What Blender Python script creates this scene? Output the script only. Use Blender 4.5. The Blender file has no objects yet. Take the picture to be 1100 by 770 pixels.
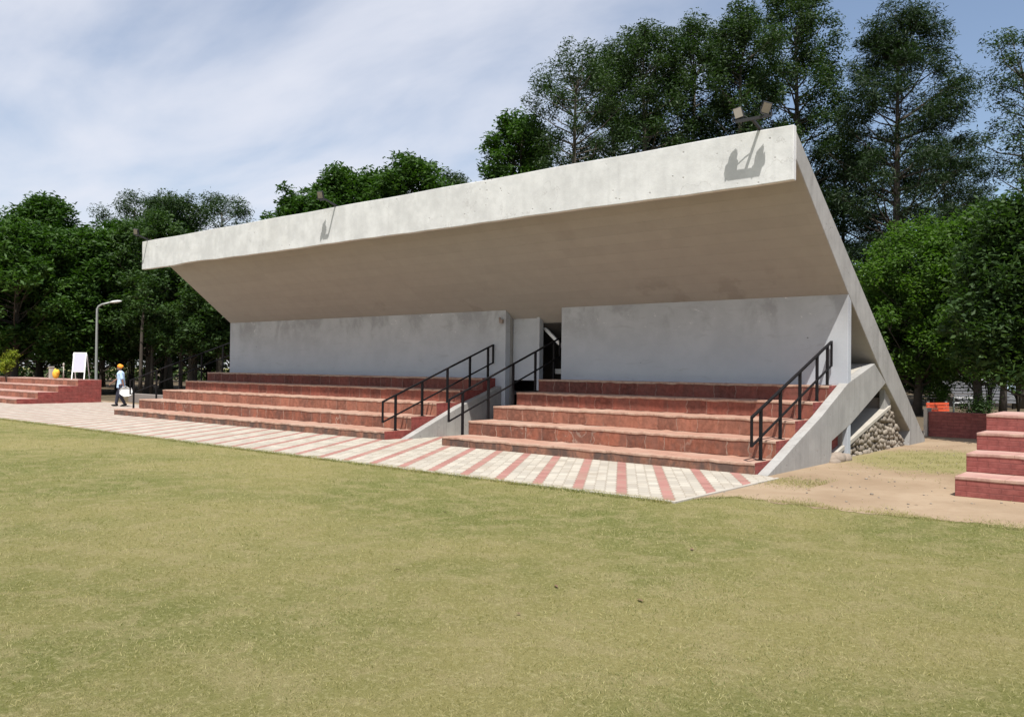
import bpy, bmesh, math, random
import numpy as np
from mathutils import Vector, Matrix
random.seed(7)
scn = bpy.context.scene
col = scn.collection

# ------------------------------------------------------------------ camera
CAM = np.array([6.1575, -13.8574, 1.8])
FWD = np.array([-0.64313613, 0.76566343, 0.01163731])
RT = np.array([0.76575122, 0.64304152, 0.01107632])
UP = np.array([-0.00099746, -0.01603486, 0.99987094])
F = 909.263
def at(px, D, z=0.0):
    """ground position seen in photo column px at forward distance D"""
    p = CAM + FWD * D + RT * ((px - 550) / F * D)
    return (float(p[0]), float(p[1]), z)
def at_y(px, y, z=0.0):
    """ground position on the line y = const seen in photo column px"""
    d = FWD + RT * ((px - 550) / F); t = (y - CAM[1]) / d[1]
    return (float(CAM[0] + d[0] * t), y, z)
def ztop(py, D):
    return 1.8 + (396 - py) / F * D
cam = bpy.data.cameras.new('camera'); co = bpy.data.objects.new('camera', cam); col.objects.link(co)
cam.lens = F / 1100 * 36; cam.sensor_width = 36; cam.clip_end = 2000; cam.clip_start = .1
M = Matrix(((RT[0], UP[0], -FWD[0]), (RT[1], UP[1], -FWD[1]), (RT[2], UP[2], -FWD[2])))
co.matrix_world = Matrix.Translation(Vector(CAM)) @ M.to_4x4()
scn.camera = co

# ------------------------------------------------------------------ light
SUNV = Vector((0.9, -1.0, 2.75)).normalized()
sd = bpy.data.lights.new('sun', 'SUN'); so = bpy.data.objects.new('sun', sd); col.objects.link(so)
sd.energy = 5.0; sd.angle = math.radians(.5); sd.color = (1, .965, .91)
so.rotation_euler = SUNV.to_track_quat('Z', 'Y').to_euler()
w = bpy.data.worlds.new('World'); scn.world = w; w.use_nodes = True
nt = w.node_tree; nt.nodes.clear()
scn.view_settings.view_transform = 'Standard'; scn.view_settings.look = 'None'
scn.view_settings.exposure = 0.42; scn.view_settings.gamma = 1

class NT:
    """tiny node helper"""
    def __init__(s, tree): s.t = tree
    def n(s, typ, **kw):
        nd = s.t.nodes.new(typ)
        for k, v in kw.items():
            if k.startswith('_'): setattr(nd, k[1:], v)
        return nd
    def link(s, a, b):
        s.t.links.new(a, b)
    def put(s, sock, v):
        if hasattr(v, 'is_linked') or isinstance(v, bpy.types.NodeSocket): s.t.links.new(v, sock)
        else: sock.default_value = v
    def m(s, op, a, b=0.0, c=None):
        nd = s.t.nodes.new('ShaderNodeMath'); nd.operation = op
        s.put(nd.inputs[0], a); s.put(nd.inputs[1], b)
        if c is not None: s.put(nd.inputs[2], c)
        return nd.outputs[0]
    def noise(s, vec, scale, detail=4, rough=.55, dist=0):
        nd = s.t.nodes.new('ShaderNodeTexNoise')
        s.put(nd.inputs['Vector'], vec); nd.inputs['Scale'].default_value = scale
        nd.inputs['Detail'].default_value = detail; nd.inputs['Roughness'].default_value = rough
        nd.inputs['Distortion'].default_value = dist
        return nd.outputs['Fac']
    def ramp(s, f, lo, hi, smooth=True):
        nd = s.t.nodes.new('ShaderNodeMapRange'); s.put(nd.inputs['Value'], f)
        nd.inputs['From Min'].default_value = lo; nd.inputs['From Max'].default_value = hi
        nd.interpolation_type = 'SMOOTHSTEP' if smooth else 'LINEAR'
        return nd.outputs['Result']
    def mix(s, f, a, b, mode='MIX'):
        nd = s.t.nodes.new('ShaderNodeMix'); nd.data_type = 'RGBA'; nd.blend_type = mode
        s.put(nd.inputs[0], f)
        for i, v in ((6, a), (7, b)):
            if isinstance(v, tuple): nd.inputs[i].default_value = (*v, 1) if len(v) == 3 else v
            else: s.t.links.new(v, nd.inputs[i])
        return nd.outputs[2]
    def mapping(s, vec, scale=(1, 1, 1), rot=(0, 0, 0), loc=(0, 0, 0)):
        nd = s.t.nodes.new('ShaderNodeMapping'); s.put(nd.inputs['Vector'], vec)
        nd.inputs['Scale'].default_value = scale; nd.inputs['Rotation'].default_value = rot; nd.inputs['Location'].default_value = loc
        return nd.outputs[0]
    def bump(s, h, strength=.4, dist=.01, normal=None):
        nd = s.t.nodes.new('ShaderNodeBump'); s.put(nd.inputs['Height'], h)
        nd.inputs['Strength'].default_value = strength; nd.inputs['Distance'].default_value = dist
        if normal is not None: s.put(nd.inputs['Normal'], normal)
        return nd.outputs[0]
    def sep(s, vec):
        nd = s.t.nodes.new('ShaderNodeSeparateXYZ'); s.put(nd.inputs[0], vec); return nd.outputs
    def comb(s, x, y, z=0.0):
        nd = s.t.nodes.new('ShaderNodeCombineXYZ')
        for i, v in enumerate((x, y, z)): s.put(nd.inputs[i], v)
        return nd.outputs[0]

# sky: Nishita plus thin high cloud
g = NT(nt)
sky = g.n('ShaderNodeTexSky', _sky_type='NISHITA'); sky.sun_disc = False
sky.sun_elevation = math.asin(SUNV.z); sky.sun_rotation = math.atan2(SUNV.x, SUNV.y)
sky.dust_density = 1.0; sky.ozone_density = 1.3
tc = g.n('ShaderNodeTexCoord').outputs['Generated']
x, y, z = g.sep(tc)
zz = g.m('MAXIMUM', z, .02)
cv = g.comb(g.m('DIVIDE', x, g.m('ADD', zz, .18)), g.m('DIVIDE', y, g.m('ADD', zz, .18)), 0.0)
c1 = g.noise(g.mapping(cv, scale=(1.0, 1.9, 1), rot=(0, 0, .5)), 1.3, 7, .52, .3)
c2 = g.noise(g.mapping(cv, scale=(1, 1, 1), loc=(3, 1, 0)), .42, 2, .5)
side = g.ramp(g.m('ADD', g.m('MULTIPLY', x, -.75), g.m('MULTIPLY', y, -.35)), -.42, .35)   # cloudier to the left of the view
cl = g.ramp(g.m('ADD', g.m('ADD', g.m('MULTIPLY', c1, .55), g.m('MULTIPLY', c2, .35)), g.m('MULTIPLY', side, .26)), .45, .86)
cl = g.m('MAXIMUM', g.m('MULTIPLY', cl, .9), .07)
skc = g.mix(cl, g.mix(1.0, sky.outputs[0], (1.35, 1.35, 1.35), 'MULTIPLY'), (7.8, 8.0, 8.8))
bg = g.n('ShaderNodeBackground'); g.link(skc, bg.inputs[0]); bg.inputs[1].default_value = .08
wo = g.n('ShaderNodeOutputWorld'); g.link(bg.outputs[0], wo.inputs[0])

# ------------------------------------------------------------------ materials
def mat(name):
    m = bpy.data.materials.new(name); m.use_nodes = True
    t = m.node_tree; b = t.nodes['Principled BSDF']
    return m, NT(t), b
def objc(g): return g.n('ShaderNodeTexCoord').outputs['Object']
def simple(name, c, rough=.7, metal=0, var=.12, scale=8, bump=.0):
    m, g, b = mat(name); o = objc(g); n = g.noise(o, scale, 4)
    dark = tuple(v * (1 - var) for v in c); light = tuple(min(1, v * (1 + var)) for v in c)
    g.link(g.mix(n, dark, light), b.inputs['Base Color']); b.inputs['Roughness'].default_value = rough
    b.inputs['Metallic'].default_value = metal
    if bump: g.link(g.bump(g.noise(o, scale * 6, 4), bump, .01), b.inputs['Normal'])
    return m
def plaster(name, c, stain=(.3, .28, .25), stain_amt=.35, pits=True, streak=0.0, boards=False, rough=.9, var=1.0, planks=False):
    m, g, b = mat(name); o = objc(g)
    big = g.noise(o, .35, 5, .6, .4); mid = g.noise(o, 2.2, 6, .65); fine = g.noise(o, 28, 4, .6)
    cc = g.mix(g.ramp(mid, .3, .75), tuple(v * (1 - .16 * var) for v in c), tuple(min(.95, v * (1 + .07 * var)) for v in c))
    cc = g.mix(g.m('MULTIPLY', g.ramp(big, .55, .72), stain_amt), cc, stain)
    h = g.m('ADD', g.m('MULTIPLY', mid, .5), g.m('MULTIPLY', fine, .35))
    if streak:
        st = g.noise(g.mapping(o, scale=(5, 5, .22)), 1.5, 5, .6)
        cc = g.mix(g.m('MULTIPLY', g.ramp(st, .5, .75), streak), cc, tuple(v * .45 for v in c))
    if boards:
        x, y, z = g.sep(o)
        pl = g.m('ABSOLUTE', g.m('SUBTRACT', g.m('FRACT', g.m('MULTIPLY', y, 3.1)), .5))
        ln = g.ramp(pl, .47, .495)
        cc = g.mix(g.m('MULTIPLY', ln, .28), cc, tuple(v * .5 for v in c))
        bid = g.n('ShaderNodeTexWhiteNoise', _noise_dimensions='1D'); g.link(g.m('FLOOR', g.m('MULTIPLY', y, 3.1)), bid.inputs['W'])
        cc = g.mix(.16, cc, g.mix(bid.outputs[0], tuple(v * .6 for v in c), c))
        h = g.m('SUBTRACT', h, g.m('MULTIPLY', ln, .6))
    if pits:
        ck = g.ramp(g.m('ABSOLUTE', g.m('SUBTRACT', g.noise(g.mapping(o, loc=(3, 3, 3)), .9, 6, .6), .5)), .006, .002)
        ck = g.m('MULTIPLY', ck, g.ramp(g.noise(o, .6, 2), .5, .58)); cc = g.mix(g.m('MULTIPLY', ck, .28), cc, (.2, .18, .16))
    if planks:
        x, y, z = g.sep(o); pf = g.m('MULTIPLY', y, 4.4)
        e_ = g.ramp(g.m('ABSOLUTE', g.m('SUBTRACT', g.m('FRACT', pf), .5)), .47, .497)
        wn = g.n('ShaderNodeTexWhiteNoise', _noise_dimensions='2D'); g.link(g.comb(g.m('FLOOR', pf), g.m('FLOOR', g.m('MULTIPLY', x, .33))), wn.inputs['Vector'])
        cc = g.mix(.10, cc, g.mix(wn.outputs[0], tuple(v * .6 for v in c), tuple(v * 1.15 for v in c)))
        cc = g.mix(g.m('MULTIPLY', e_, .16), cc, tuple(v * .5 for v in c)); h = g.m('SUBTRACT', h, g.m('MULTIPLY', e_, .4))
        v = g.ramp(g.noise(g.mapping(o, scale=(1, 1, 1), loc=(9, 4, 2)), 1.1, 7, .7, 1.5), .70, .74)
        cc = g.mix(g.m('MULTIPLY', v, .5), cc, (.42, .38, .33))
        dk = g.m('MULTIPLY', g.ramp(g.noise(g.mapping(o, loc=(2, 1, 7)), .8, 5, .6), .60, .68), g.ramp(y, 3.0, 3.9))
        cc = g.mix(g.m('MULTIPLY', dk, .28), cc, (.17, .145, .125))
    if pits:
        v = g.n('ShaderNodeTexVoronoi'); g.link(o, v.inputs['Vector']); v.inputs['Scale'].default_value = 5.5; v.inputs['Randomness'].default_value = 1
        pm = g.m('MULTIPLY', g.ramp(v.outputs['Distance'], .13, .08), g.ramp(g.noise(o, 1.1, 2), .46, .56))
        cc = g.mix(g.m('MULTIPLY', pm, .5), cc, (.2, .185, .17)); h = g.m('SUBTRACT', h, pm)
    g.link(cc, b.inputs['Base Color']); b.inputs['Roughness'].default_value = rough
    b.inputs['Specular IOR Level'].default_value = .25
    g.link(g.bump(h, .55, .012), b.inputs['Normal'])
    return m
M_fascia = plaster('whitewashed_fascia', (.62, .618, .605), stain=(.46, .44, .40), stain_amt=.28, streak=.14)
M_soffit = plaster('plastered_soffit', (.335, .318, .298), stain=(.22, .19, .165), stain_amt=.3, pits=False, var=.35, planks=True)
M_fin = plaster('board_marked_concrete', (.345, .335, .315), stain_amt=.3, streak=.45, boards=True)
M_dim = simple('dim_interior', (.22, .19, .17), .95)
M_cope = plaster('cement_coping', (.42, .385, .33), stain_amt=.3)
def wall_mat():
    m, g, b = mat('painted_back_wall'); o = objc(g); x, y, z = g.sep(o)
    c = (.445, .458, .472)
    mid = g.noise(o, 1.6, 6, .6); fine = g.noise(o, 30, 3)
    cc = g.mix(g.ramp(mid, .3, .7), (.385, .396, .41), c)
    cc = g.mix(g.m('MULTIPLY', g.ramp(z, 3.0, 1.55), .5), cc, (.395, .43, .485))     # bluer towards the foot
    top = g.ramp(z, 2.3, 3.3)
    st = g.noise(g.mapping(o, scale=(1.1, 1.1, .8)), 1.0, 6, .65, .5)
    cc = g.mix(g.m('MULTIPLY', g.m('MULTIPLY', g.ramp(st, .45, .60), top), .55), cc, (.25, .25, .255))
    sc = g.noise(g.mapping(o, scale=(.5, 1, 3), loc=(1, 0, 8)), 2.2, 8, .75, .8)
    cc = g.mix(g.m('MULTIPLY', g.ramp(sc, .56, .66), .28), cc, (.27, .26, .26))
    fl = g.noise(g.mapping(o, scale=(1, 1, 1.7), loc=(5, 0, 2)), 2.6, 7, .7, 1.8)
    cc = g.mix(g.m('MULTIPLY', g.ramp(fl, .63, .67), g.m('MULTIPLY', top, .8)), cc, (.7, .7, .68))
    v = g.n('ShaderNodeTexVoronoi'); g.link(g.mapping(o, scale=(1, 1, 1.6)), v.inputs['Vector']); v.inputs['Scale'].default_value = 1.3
    cc = g.mix(g.m('MULTIPLY', g.ramp(v.outputs['Distance'], .035, .02), .8), cc, (.08, .08, .08))
    g.link(cc, b.inputs['Base Color']); b.inputs['Roughness'].default_value = .9; b.inputs['Specular IOR Level'].default_value = .25
    g.link(g.bump(g.m('ADD', g.m('MULTIPLY', mid, .6), g.m('MULTIPLY', fine, .2)), .4, .01), b.inputs['Normal'])
    return m
M_wall = wall_mat()

def block_mat(name, base, dark, mortar, bw, rowh, axis='x', offset=.0, jitter=.05, grime=.0, msize=.012, patch=False, zoff=0.0, mfac=.6):
    """sandstone blocks / painted bricks; rows along Z, blocks along X (or Y)"""
    m, g, b = mat(name); o = objc(g); x, y, z = g.sep(o)
    u = {'x': x, 'y': y, 'xy': g.m('ADD', x, y)}[axis]
    wob = g.noise(o, 5, 3)
    u2 = g.m('ADD', u, g.m('MULTIPLY', g.m('SUBTRACT', wob, .5), jitter))
    z2 = g.m('ADD', g.m('ADD', z, zoff), g.m('MULTIPLY', g.m('SUBTRACT', g.noise(o, 7, 3), .5), jitter * .7))
    br = g.n('ShaderNodeTexBrick'); g.link(g.comb(u2, z2, 0.0), br.inputs['Vector'])
    br.inputs['Scale'].default_value = 1; br.inputs['Brick Width'].default_value = bw; br.inputs['Row Height'].default_value = rowh
    br.offset = offset; br.inputs['Mortar Size'].default_value = msize; br.inputs['Mortar Smooth'].default_value = .35
    br.inputs['Color1'].default_value = (0, 0, 0, 1); br.inputs['Color2'].default_value = (1, 1, 1, 1); br.inputs['Mortar'].default_value = (.5, .5, .5, 1)
    mo = br.outputs['Fac']
    n = g.noise(o, 9, 6, .65); big = g.noise(o, .9, 4)
    cc = g.mix(br.outputs['Color'], dark, base)
    cc = g.mix(g.m('MULTIPLY', g.ramp(n, .35, .75), .45), cc, tuple(min(1, v * 1.25 + .02) for v in base))
    cc = g.mix(g.m('MULTIPLY', g.ramp(n, .55, .3), .25), cc, tuple(v * .55 for v in dark))
    mm = g.m('MULTIPLY', mo, g.ramp(g.noise(o, 1.7, 4), .34, .6))
    if patch:
        pt = g.m('MULTIPLY', g.ramp(g.m('ABSOLUTE', g.m('SUBTRACT', g.noise(o, 3.1, 3), .5)), .035, .015), g.ramp(g.noise(o, .5, 2), .5, .62))
        mm = g.m('MAXIMUM', mm, g.m('MULTIPLY', pt, .8))
    cc = g.mix(g.m('MULTIPLY', mm, mfac), cc, mortar)
    if grime:
        cc = g.mix(g.m('MULTIPLY', g.m('MULTIPLY', g.ramp(g.noise(g.mapping(o, scale=(3, 3, .5)), 2.0, 5, .6), .5, .7), g.ramp(z, .1, .3)), min(.7, grime)), cc, (.06, .045, .04))
        gr = g.noise(g.mapping(o, scale=(2.2, 2.2, 1.2)), 1.2, 6, .7)
        cc = g.mix(g.m('MULTIPLY', g.ramp(gr, .38, .60), grime), cc, (.085, .06, .05))
    g.link(cc, b.inputs['Base Color']); b.inputs['Roughness'].default_value = .85; b.inputs['Specular IOR Level'].default_value = .3
    g.link(g.bump(g.m('SUBTRACT', g.m('MULTIPLY', n, .4), mo), .6, .012), b.inputs['Normal'])
    return m
SAND = (.40, .135, .075); SANDD = (.27, .075, .045)
def riser_mat(i):
    gr = {1: .9, 2: .45, 3: .25, 4: .3, 5: .3}[i]
    bs = {1: (.29, .135, .085), 2: (.32, .115, .068), 3: (.36, .142, .088), 4: (.29, .088, .056), 5: (.235, .068, .047)}[i]
    return block_mat('sandstone_riser_%d' % i, bs, tuple(v * .48 for v in bs), (.42, .31, .24), .40 + .02 * i, 2.0, 'x', 0, .16, gr, .012, patch=(i == 2), zoff=.7, mfac=(.8 if i == 2 else .45))
M_risers = [riser_mat(i) for i in range(1, 6)]
M_brick = block_mat('painted_brick', (.27, .06, .048), (.18, .035, .03), (.13, .035, .03), .24, .083, 'xy', .5, .012, .15, .007)
M_brick2 = block_mat('faded_red_brick', (.29, .085, .07), (.21, .055, .047), (.17, .055, .05), .30, .083, 'xy', .5, .02, .12, .008)
def tread_mat(name, c, dust=(.40, .30, .235)):
    m, g, b = mat(name); o = objc(g)
    n = g.noise(o, 6, 6, .65); n2 = g.noise(o, 1.1, 4)
    cc = g.mix(g.ramp(n, .35, .7), tuple(v * .85 for v in c), c)
    cc = g.mix(g.m('MULTIPLY', g.ramp(n2, .4, .65), .5), cc, dust)
    x, y, z = g.sep(o)
    cc = g.mix(g.m('MULTIPLY', g.ramp(y, .10, .0), g.m('MULTIPLY', g.ramp(n, .35, .6), .6)), cc, (.47, .34, .25))
    cc = g.mix(g.m('MULTIPLY', g.ramp(g.noise(g.mapping(o, loc=(4, 4, 1)), 2.3, 6, .7), .58, .72), .45), cc, (.2, .12, .09))
    jn = g.ramp(g.m('ABSOLUTE', g.m('SUBTRACT', g.m('FRACT', g.m('MULTIPLY', x, 1.55)), .5)), .485, .497)
    cc = g.mix(g.m('MULTIPLY', jn, .45), cc, (.16, .09, .06))
    g.link(cc, b.inputs['Base Color']); b.inputs['Roughness'].default_value = .85
    g.link(g.bump(n, .4, .01), b.inputs['Normal']); return m
M_tread = tread_mat('sandstone_tread', (.37, .205, .145))
M_tread2 = tread_mat('faded_brick_top', (.40, .22, .18), (.44, .31, .26))

def paver_mat():
    m, g, b = mat('interlocking_pavers'); o = objc(g); x, y, z = g.sep(o)
    P = .775
    v = g.m('ADD', g.m('MULTIPLY', x, -.539), g.m('MULTIPLY', y, .842))
    tri = g.m('PINGPONG', g.m('MULTIPLY', v, 1.0), .125)
    u = g.m('ADD', x, g.m('MULTIPLY', y, .64))
    u = g.m('ADD', u, g.m('MULTIPLY', g.m('SUBTRACT', tri, .0625), .22))
    cf = g.m('MULTIPLY', g.m('ADD', u, 2.02 + P * 200), 4 / P)
    ci = g.m('FLOOR', cf); cfr = g.m('FRACT', cf)
    k = g.m('MODULO', ci, 4.0)
    red = g.m('LESS_THAN', k, .5)
    vr = g.m('ADD', g.m('DIVIDE', v, .25), g.m('MULTIPLY', g.m('MODULO', ci, 2.0), .5))
    ri = g.m('FLOOR', vr); rfr = g.m('FRACT', vr)
    ju = g.m('MINIMUM', cfr, g.m('SUBTRACT', 1.0, cfr)); jv = g.m('MULTIPLY', g.m('MINIMUM', rfr, g.m('SUBTRACT', 1.0, rfr)), 1.4)
    j = g.ramp(g.m('MINIMUM', ju, jv), .075, .03)
    wn = g.n('ShaderNodeTexWhiteNoise', _noise_dimensions='2D'); g.link(g.comb(ci, ri), wn.inputs['Vector'])
    n = g.noise(o, 1.3, 6, .65); nf = g.noise(o, 30, 4)
    cream = g.mix(wn.outputs[0], (.33, .30, .25), (.46, .425, .355))
    rd = g.mix(wn.outputs[0], (.27, .115, .095), (.35, .16, .135))
    cc = g.mix(red, cream, rd)
    cc = g.mix(g.m('MULTIPLY', g.ramp(n, .45, .7), .45), cc, (.30, .245, .18))
    cc = g.mix(g.m('MULTIPLY', g.ramp(y, -3.25, -3.6), g.m('MULTIPLY', g.ramp(g.noise(o, 3, 5), .4, .6), .6)), cc, (.24, .2, .12))
    cc = g.mix(g.m('MULTIPLY', g.ramp(nf, .3, .7), .12), cc, (.3, .25, .2))
    cc = g.mix(g.m('MULTIPLY', j, .55), cc, (.22, .18, .13))
    g.link(cc, b.inputs['Base Color']); b.inputs['Roughness'].default_value = .85
    g.link(g.bump(g.m('SUBTRACT', g.m('MULTIPLY', nf, .2), j), .5, .006), b.inputs['Normal']); return m
M_paver = paver_mat()

def lawn_mat():
    m, g, b = mat('mown_lawn'); o = objc(g)
    a = g.noise(g.mapping(o, loc=(3, 7, 0)), .22, 4, .6); c = g.noise(o, 2.4, 6, .7, .3); f = g.noise(o, 22, 5, .7); ff = g.noise(g.mapping(o, scale=(1, 1.6, 1)), 90, 3, .7)
    cc = g.mix(g.ramp(a, .35, .65), (.135, .146, .040), (.245, .215, .084))
    cc = g.mix(g.m('MULTIPLY', g.ramp(c, .44, .62), .6), cc, (.30, .25, .125))
    cc = g.mix(g.m('MULTIPLY', g.ramp(f, .48, .68), .6), cc, (.40, .36, .18))
    cc = g.mix(g.m('MULTIPLY', g.ramp(ff, .52, .36), .7), cc, (.07, .08, .022))
    g.link(cc, b.inputs['Base Color']); b.inputs['Roughness'].default_value = .95; b.inputs['Specular IOR Level'].default_value = .1
    g.link(g.bump(g.m('ADD', g.m('MULTIPLY', f, .5), ff), .9, .02), b.inputs['Normal']); return m
M_lawn = lawn_mat()
def dirt_mat():
    m, g, b = mat('dry_earth'); o = objc(g)
    a = g.noise(o, .5, 5, .6, .4); c = g.noise(g.mapping(o, scale=(1, 1.5, 1)), 4, 6, .65); f = g.noise(o, 40, 4, .7)
    cc = g.mix(g.ramp(a, .35, .65), (.25, .18, .115), (.325, .245, .165))
    cc = g.mix(g.m('MULTIPLY', g.ramp(c, .45, .7), .5), cc, (.27, .19, .12))
    cc = g.mix(g.m('MULTIPLY', g.ramp(f, .55, .75), .3), cc, (.16, .12, .08))
    x, y, z = g.sep(o)
    # thin grass patch beyond the worn track
    d = g.m('ADD', g.m('POWER', g.m('DIVIDE', g.m('SUBTRACT', x, 1.9), 2.0), 2.0), g.m('POWER', g.m('DIVIDE', g.m('SUBTRACT', y, 5.2), 2.6), 2.0))
    pm = g.ramp(g.m('ADD', d, g.m('MULTIPLY', g.m('SUBTRACT', c, .5), 3.2)), 1.3, .5)
    cc = g.mix(g.m('MULTIPLY', pm, .75), cc, (.20, .19, .07))
    far = g.m('MAXIMUM', g.ramp(y, 12.5, 17), g.m('MULTIPLY', g.ramp(x, -23, -25), g.ramp(y, 4.3, 5.5)))  # darker brown earth under the trees, with their shade painted in
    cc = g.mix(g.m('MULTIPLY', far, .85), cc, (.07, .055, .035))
    g.link(cc, b.inputs['Base Color']); b.inputs['Roughness'].default_value = .95; b.inputs['Specular IOR Level'].default_value = .15
    g.link(g.bump(g.m('ADD', c, g.m('MULTIPLY', f, .5)), .6, .02), b.inputs['Normal']); return m
M_dirt = dirt_mat()

def leaf_mat(name, a, b_, c, trans=.22, rough=.6, tcol=None):
    m, g, b = mat(name)
    geo = g.n('ShaderNodeNewGeometry'); r = geo.outputs['Random Per Island']
    n = g.noise(objc(g), .5, 3)
    cc = g.mix(g.ramp(r, 0, 1, False), a, b_)
    cc = g.mix(g.m('MULTIPLY', g.ramp(n, .4, .6), .65), cc, c)
    g.link(cc, b.inputs['Base Color']); b.inputs['Roughness'].default_value = rough; b.inputs['Specular IOR Level'].default_value = .22
    tr = g.n('ShaderNodeBsdfTranslucent'); g.link(g.mix(1.0, cc, (1.5, 1.9, .6), 'MULTIPLY'), tr.inputs[0])
    mx = g.n('ShaderNodeMixShader'); mx.inputs[0].default_value = trans
    g.link(b.outputs[0], mx.inputs[1]); g.link(tr.outputs[0], mx.inputs[2])
    out = [n_ for n_ in g.t.nodes if n_.type == 'OUTPUT_MATERIAL'][0]; g.link(mx.outputs[0], out.inputs[0])
    return m
L_broad = leaf_mat('broad_leaf', (.018, .048, .007), (.062, .118, .020), (.030, .068, .011))
L_mid = leaf_mat('mid_leaf', (.018, .042, .010), (.055, .095, .024), (.030, .060, .015))
L_tall = leaf_mat('tall_leaf', (.015, .032, .011), (.054, .084, .032), (.025, .050, .018))
L_dark = leaf_mat('dark_leaf', (.012, .026, .011), (.036, .058, .026), (.020, .038, .016), trans=.2)
L_bright = leaf_mat('bright_leaf', (.030, .072, .011), (.095, .158, .026), (.055, .108, .018), trans=.35)
L_yellow = leaf_mat('yellow_leaf', (.15, .2, .03), (.3, .3, .04), (.2, .24, .04), trans=.35)
L_wood = leaf_mat('far_wood_leaf', (.025, .045, .014), (.045, .075, .022), (.035, .06, .018), trans=.15)
L_orange = leaf_mat('orange_blossom', (.55, .3, .04), (.6, .4, .08), (.5, .3, .05))
M_grass = leaf_mat('grass_blades', (.09, .115, .028), (.42, .365, .19), (.31, .26, .12), trans=.25, rough=.8)
M_bark = simple('bark', (.06, .048, .036), .95, var=.4, scale=6, bump=.8)
M_barkl = simple('pale_bark', (.09, .078, .06), .95, var=.35, scale=5, bump=.8)
M_black = simple('black_paint', (.010, .009, .010), .6, var=.3, scale=20)
M_black.node_tree.nodes['Principled BSDF'].inputs['Specular IOR Level'].default_value = .15
M_grey = simple('grey_metal', (.30, .31, .29), .5, .3, var=.15)
M_lampw = simple('lamp_housing', (.6, .6, .58), .5)
M_lens = simple('floodlight_glass', (.27, .24, .205), .6)
M_dkmetal = simple('dark_housing', (.02, .02, .022), .7)
M_white = simple('white_board', (.44, .43, .50), .5, var=.05)
M_beam = simple('pale_beam', (.75, .75, .74), .7)
M_stone = None
def stone_mat():
    m, g, b = mat('river_stones'); r = g.n('ShaderNodeNewGeometry').outputs['Random Per Island']
    cc = g.mix(r, (.11, .09, .068), (.31, .265, .21)); n = g.noise(objc(g), 14, 5)
    cc = g.mix(g.m('MULTIPLY', n, .5), cc, (.22, .18, .14))
    g.link(cc, b.inputs['Base Color']); b.inputs['Roughness'].default_value = .85; g.link(g.bump(n, .4, .01), b.inputs['Normal']); return m
M_stone = stone_mat(); M_heap = simple('dusty_stone', (.26, .21, .165), .95, var=.35, bump=.6)
M_mortar = simple('dark_mortar', (.12, .095, .075), .95)

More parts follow.
